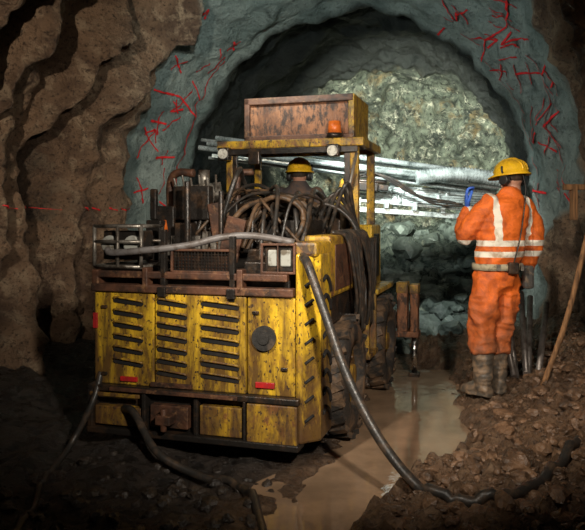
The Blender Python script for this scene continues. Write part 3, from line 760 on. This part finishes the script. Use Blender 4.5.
sweep(b.bm, [H(.16, 0, 1.50, .085), (.30, .06, 1.38), (.335, .06, 1.22), (.32, .10, 1.08), (.30, .13, 1.00)], [.085, .084, .076, .066, .057], 16, 6, True)
o = b.done(wk); remesh(o, .010, 3, fx)
for nm, x, y in (('left', -.105, -.04), ('right', .045, .08)):
    bt = Part('boot_'+nm, BOOT); fd_ = V((-.55, .83, 0)) if nm == 'left' else V((-.25, .97, 0)); sd = V((fd_.y, -fd_.x, 0)); c = V((x, y, 0))
    loft(bt.bm, [(c+V((0, 0, z)), sd*a, fd_*d) for z, a, d in ((.02, .052, .06), (.08, .058, .07), (.14, .062, .072), (.25, .074, .08), (.34, .084, .088), (.37, .084, .088))], 18)
    loft(bt.bm, [(c+fd_*f+V((0, 0, h)), sd*a, V((0, 0, b_))) for f, h, a, b_ in ((-.07, .05, .035, .045), (-.05, .055, .05, .052), (.03, .06, .054, .055), (.1, .05, .056, .046), (.16, .042, .054, .038), (.2, .036, .04, .03))], 18)
    loft(bt.bm, [(c+fd_*f+V((0, 0, .012)), sd*a, V((0, 0, .014))) for f, a in ((-.075, .035), (-.04, .055), (.1, .06), (.18, .052), (.205, .035))], 12)
    o = bt.done(wk); remesh(o, .008, 3, lambda p: .008*noise.noise(p*16)+.006*(1-abs(noise.noise(V((p.x*5, p.y*5, p.z*25)))*2)))
bl = Part('tool_belt', BELT)
N = 40; R0 = []; z0 = .985
for z, e in ((z0, .006), (z0, .016), (z0+.05, .016), (z0+.05, .006)):
    R0.append([bl.bm.verts.new(V((.02, 0, z))+Lx*((.195+e)*math.cos(2*math.pi*k/N))+F*((.155+e)*math.sin(2*math.pi*k/N))) for k in range(N)])
for i in range(4):
    for k in range(N):
        f = bl.bm.faces.new((R0[i][k], R0[i][(k+1) % N], R0[(i+1) % 4][(k+1) % N], R0[(i+1) % 4][k])); f.smooth = True
bl.done(wk)
Part('belt_battery_pack', DARK, .012).bx(.05, .13, -.20, -.14, .96, 1.05).done(wk)
Part('belt_pouch', GLOV, .02).bx(.20, .28, -.10, -.03, .84, 1.02).done(wk)
Part('belt_buckles', GREY, .003).bx(-.04, -.01, -.19, -.17, .985, 1.035).bx(.15, .17, -.18, -.155, .985, 1.035).done(wk)
head(wk, V((.135, .02, 1.705)), (-.62, .78, -.08), '')
hand(wk, 'left_hand', (-.175, .155, 1.46), (-.05, .10, .9), (.9, -.2, .1), (-.2, -.9, 0), BLUE, .7, 1.25)
hand(wk, 'right_hand', (.30, .135, .985), (-.05, .1, -1), (-1, .2, 0), (-.3, 1, 0), GLOV, .5, 1.2)
Part('cap_lamp_cable', RUB).tu([(.19, -.09, 1.73), (.20, -.13, 1.6), (.17, -.165, 1.4), (.13, -.19, 1.2), (.09, -.19, 1.05)], .005, 6).done(wk)

# operator (seated)
ol = RO+Matrix.Rotation(-RA, 3, 'Z') @ V((.03, 2.2, 0))
op = empty('machine_operator', (ol.x, ol.y, 0), -RA)
b = Part('operator_clothes', OPSUIT)
X1, Y1 = V((1, 0, 0)), V((0, 1, 0))
loft(b.bm, [(V((0, y, z)), X1*a, Y1*d) for y, z, a, d in ((0, 1.38, .17, .14), (0, 1.45, .18, .14), (0, 1.55, .18, .13), (.01, 1.68, .20, .13), (.02, 1.76, .19, .11), (.02, 1.81, .10, .09), (.03, 1.86, .07, .07))], 24)
for s in (-1, 1):
    sweep(b.bm, [(s*.09, .02, 1.44), (s*.11, .25, 1.45), (s*.12, .42, 1.42), (s*.12, .45, 1.2), (s*.12, .46, 1.04)], [.10, .09, .075, .065, .055], 14, 5, True)
    sweep(b.bm, [(s*.17, .02, 1.74), (s*.24, .05, 1.6), (s*.25, .10, 1.5), (s*.22, .22, 1.52), (s*.2, .34, 1.56)], [.07, .065, .06, .052, .045], 14, 5, True)
    sweep(b.bm, [(s*.12, .44, 1.03), (s*.12, .56, 1.03)], [.045, .04], 12, 5, True)
o = b.done(op); remesh(o, .013, 3)
head(op, V((0, .05, 1.925)), (0, 1, 0), 'operator_')
for s in (-1, 1):
    hand(op, 'operator_hand', (s*.2, .36, 1.565), (-s*.1, 1, 0), (0, 0, -1), (-s, 0, 0), GLOV, .8, 1.1)

# ---------------------------------------------------------------- lights
def lamp(name, kind, loc, power, color, size=.2, aim=None, angle=90, blend=.6):
    l = bpy.data.lights.new(name, kind); l.energy = power; l.color = color
    o = bpy.data.objects.new(name, l); o.location = loc; S.collection.objects.link(o)
    if kind == 'SPOT': l.spot_size = math.radians(angle); l.spot_blend = blend; l.shadow_soft_size = size
    else: l.shadow_soft_size = size
    if aim: o.rotation_euler = (V(aim)-V(loc)).to_track_quat('-Z', 'Y').to_euler()
    return o
lamp('key_floodlight', 'SPOT', (.85, .6, 2.6), 820, (1, .91, .78), .09, (-.05, 6, 1.05), 62, 1.0)
lamp('side_floodlight', 'SPOT', (-1.5, 1.4, 3.3), 760, (1, .90, .76), .09, (1.5, 5.5, .7), 52, 1.0)
lamp('added_wall_graze_light', 'SPOT', (-1.75, 1.2, 3.0), 560, (1, .88, .72), .06, (-2.35, 7.2, 2.9), 52, .9)  # added lamp out of view, grazes left wall for fold shadows
lamp('heading_floodlight', 'SPOT', (.9, 7.2, 3.1), 3600, (.98, 1.0, .86), .08, (2.05, 13, 2.6), 52, .7)
lamp('boom_light', 'SPOT', (.55, 6.9, 2.75), 420, (.92, 1.0, .96), .08, (1.6, 9, 1.75), 75, .6)
lamp('ring_light', 'SPOT', (-.6, 5.0, 3.3), 250, (.88, 1.0, .97), .08, (.7, 8.6, 3.2), 105, .8)

w = bpy.data.worlds.new('World'); S.world = w; w.use_nodes = True
w.node_tree.nodes['Background'].inputs[0].default_value = (.5, .6, .6, 1)
w.node_tree.nodes['Background'].inputs[1].default_value = .004

cam = bpy.data.cameras.new('camera'); co = bpy.data.objects.new('camera', cam); S.collection.objects.link(co)
co.location = (0, 0, 1.5); co.rotation_euler = (math.radians(90), 0, 0)
cam.sensor_width = 36; cam.lens = 700/585*36; cam.shift_y = -45/585; cam.clip_start = .05
S.camera = co
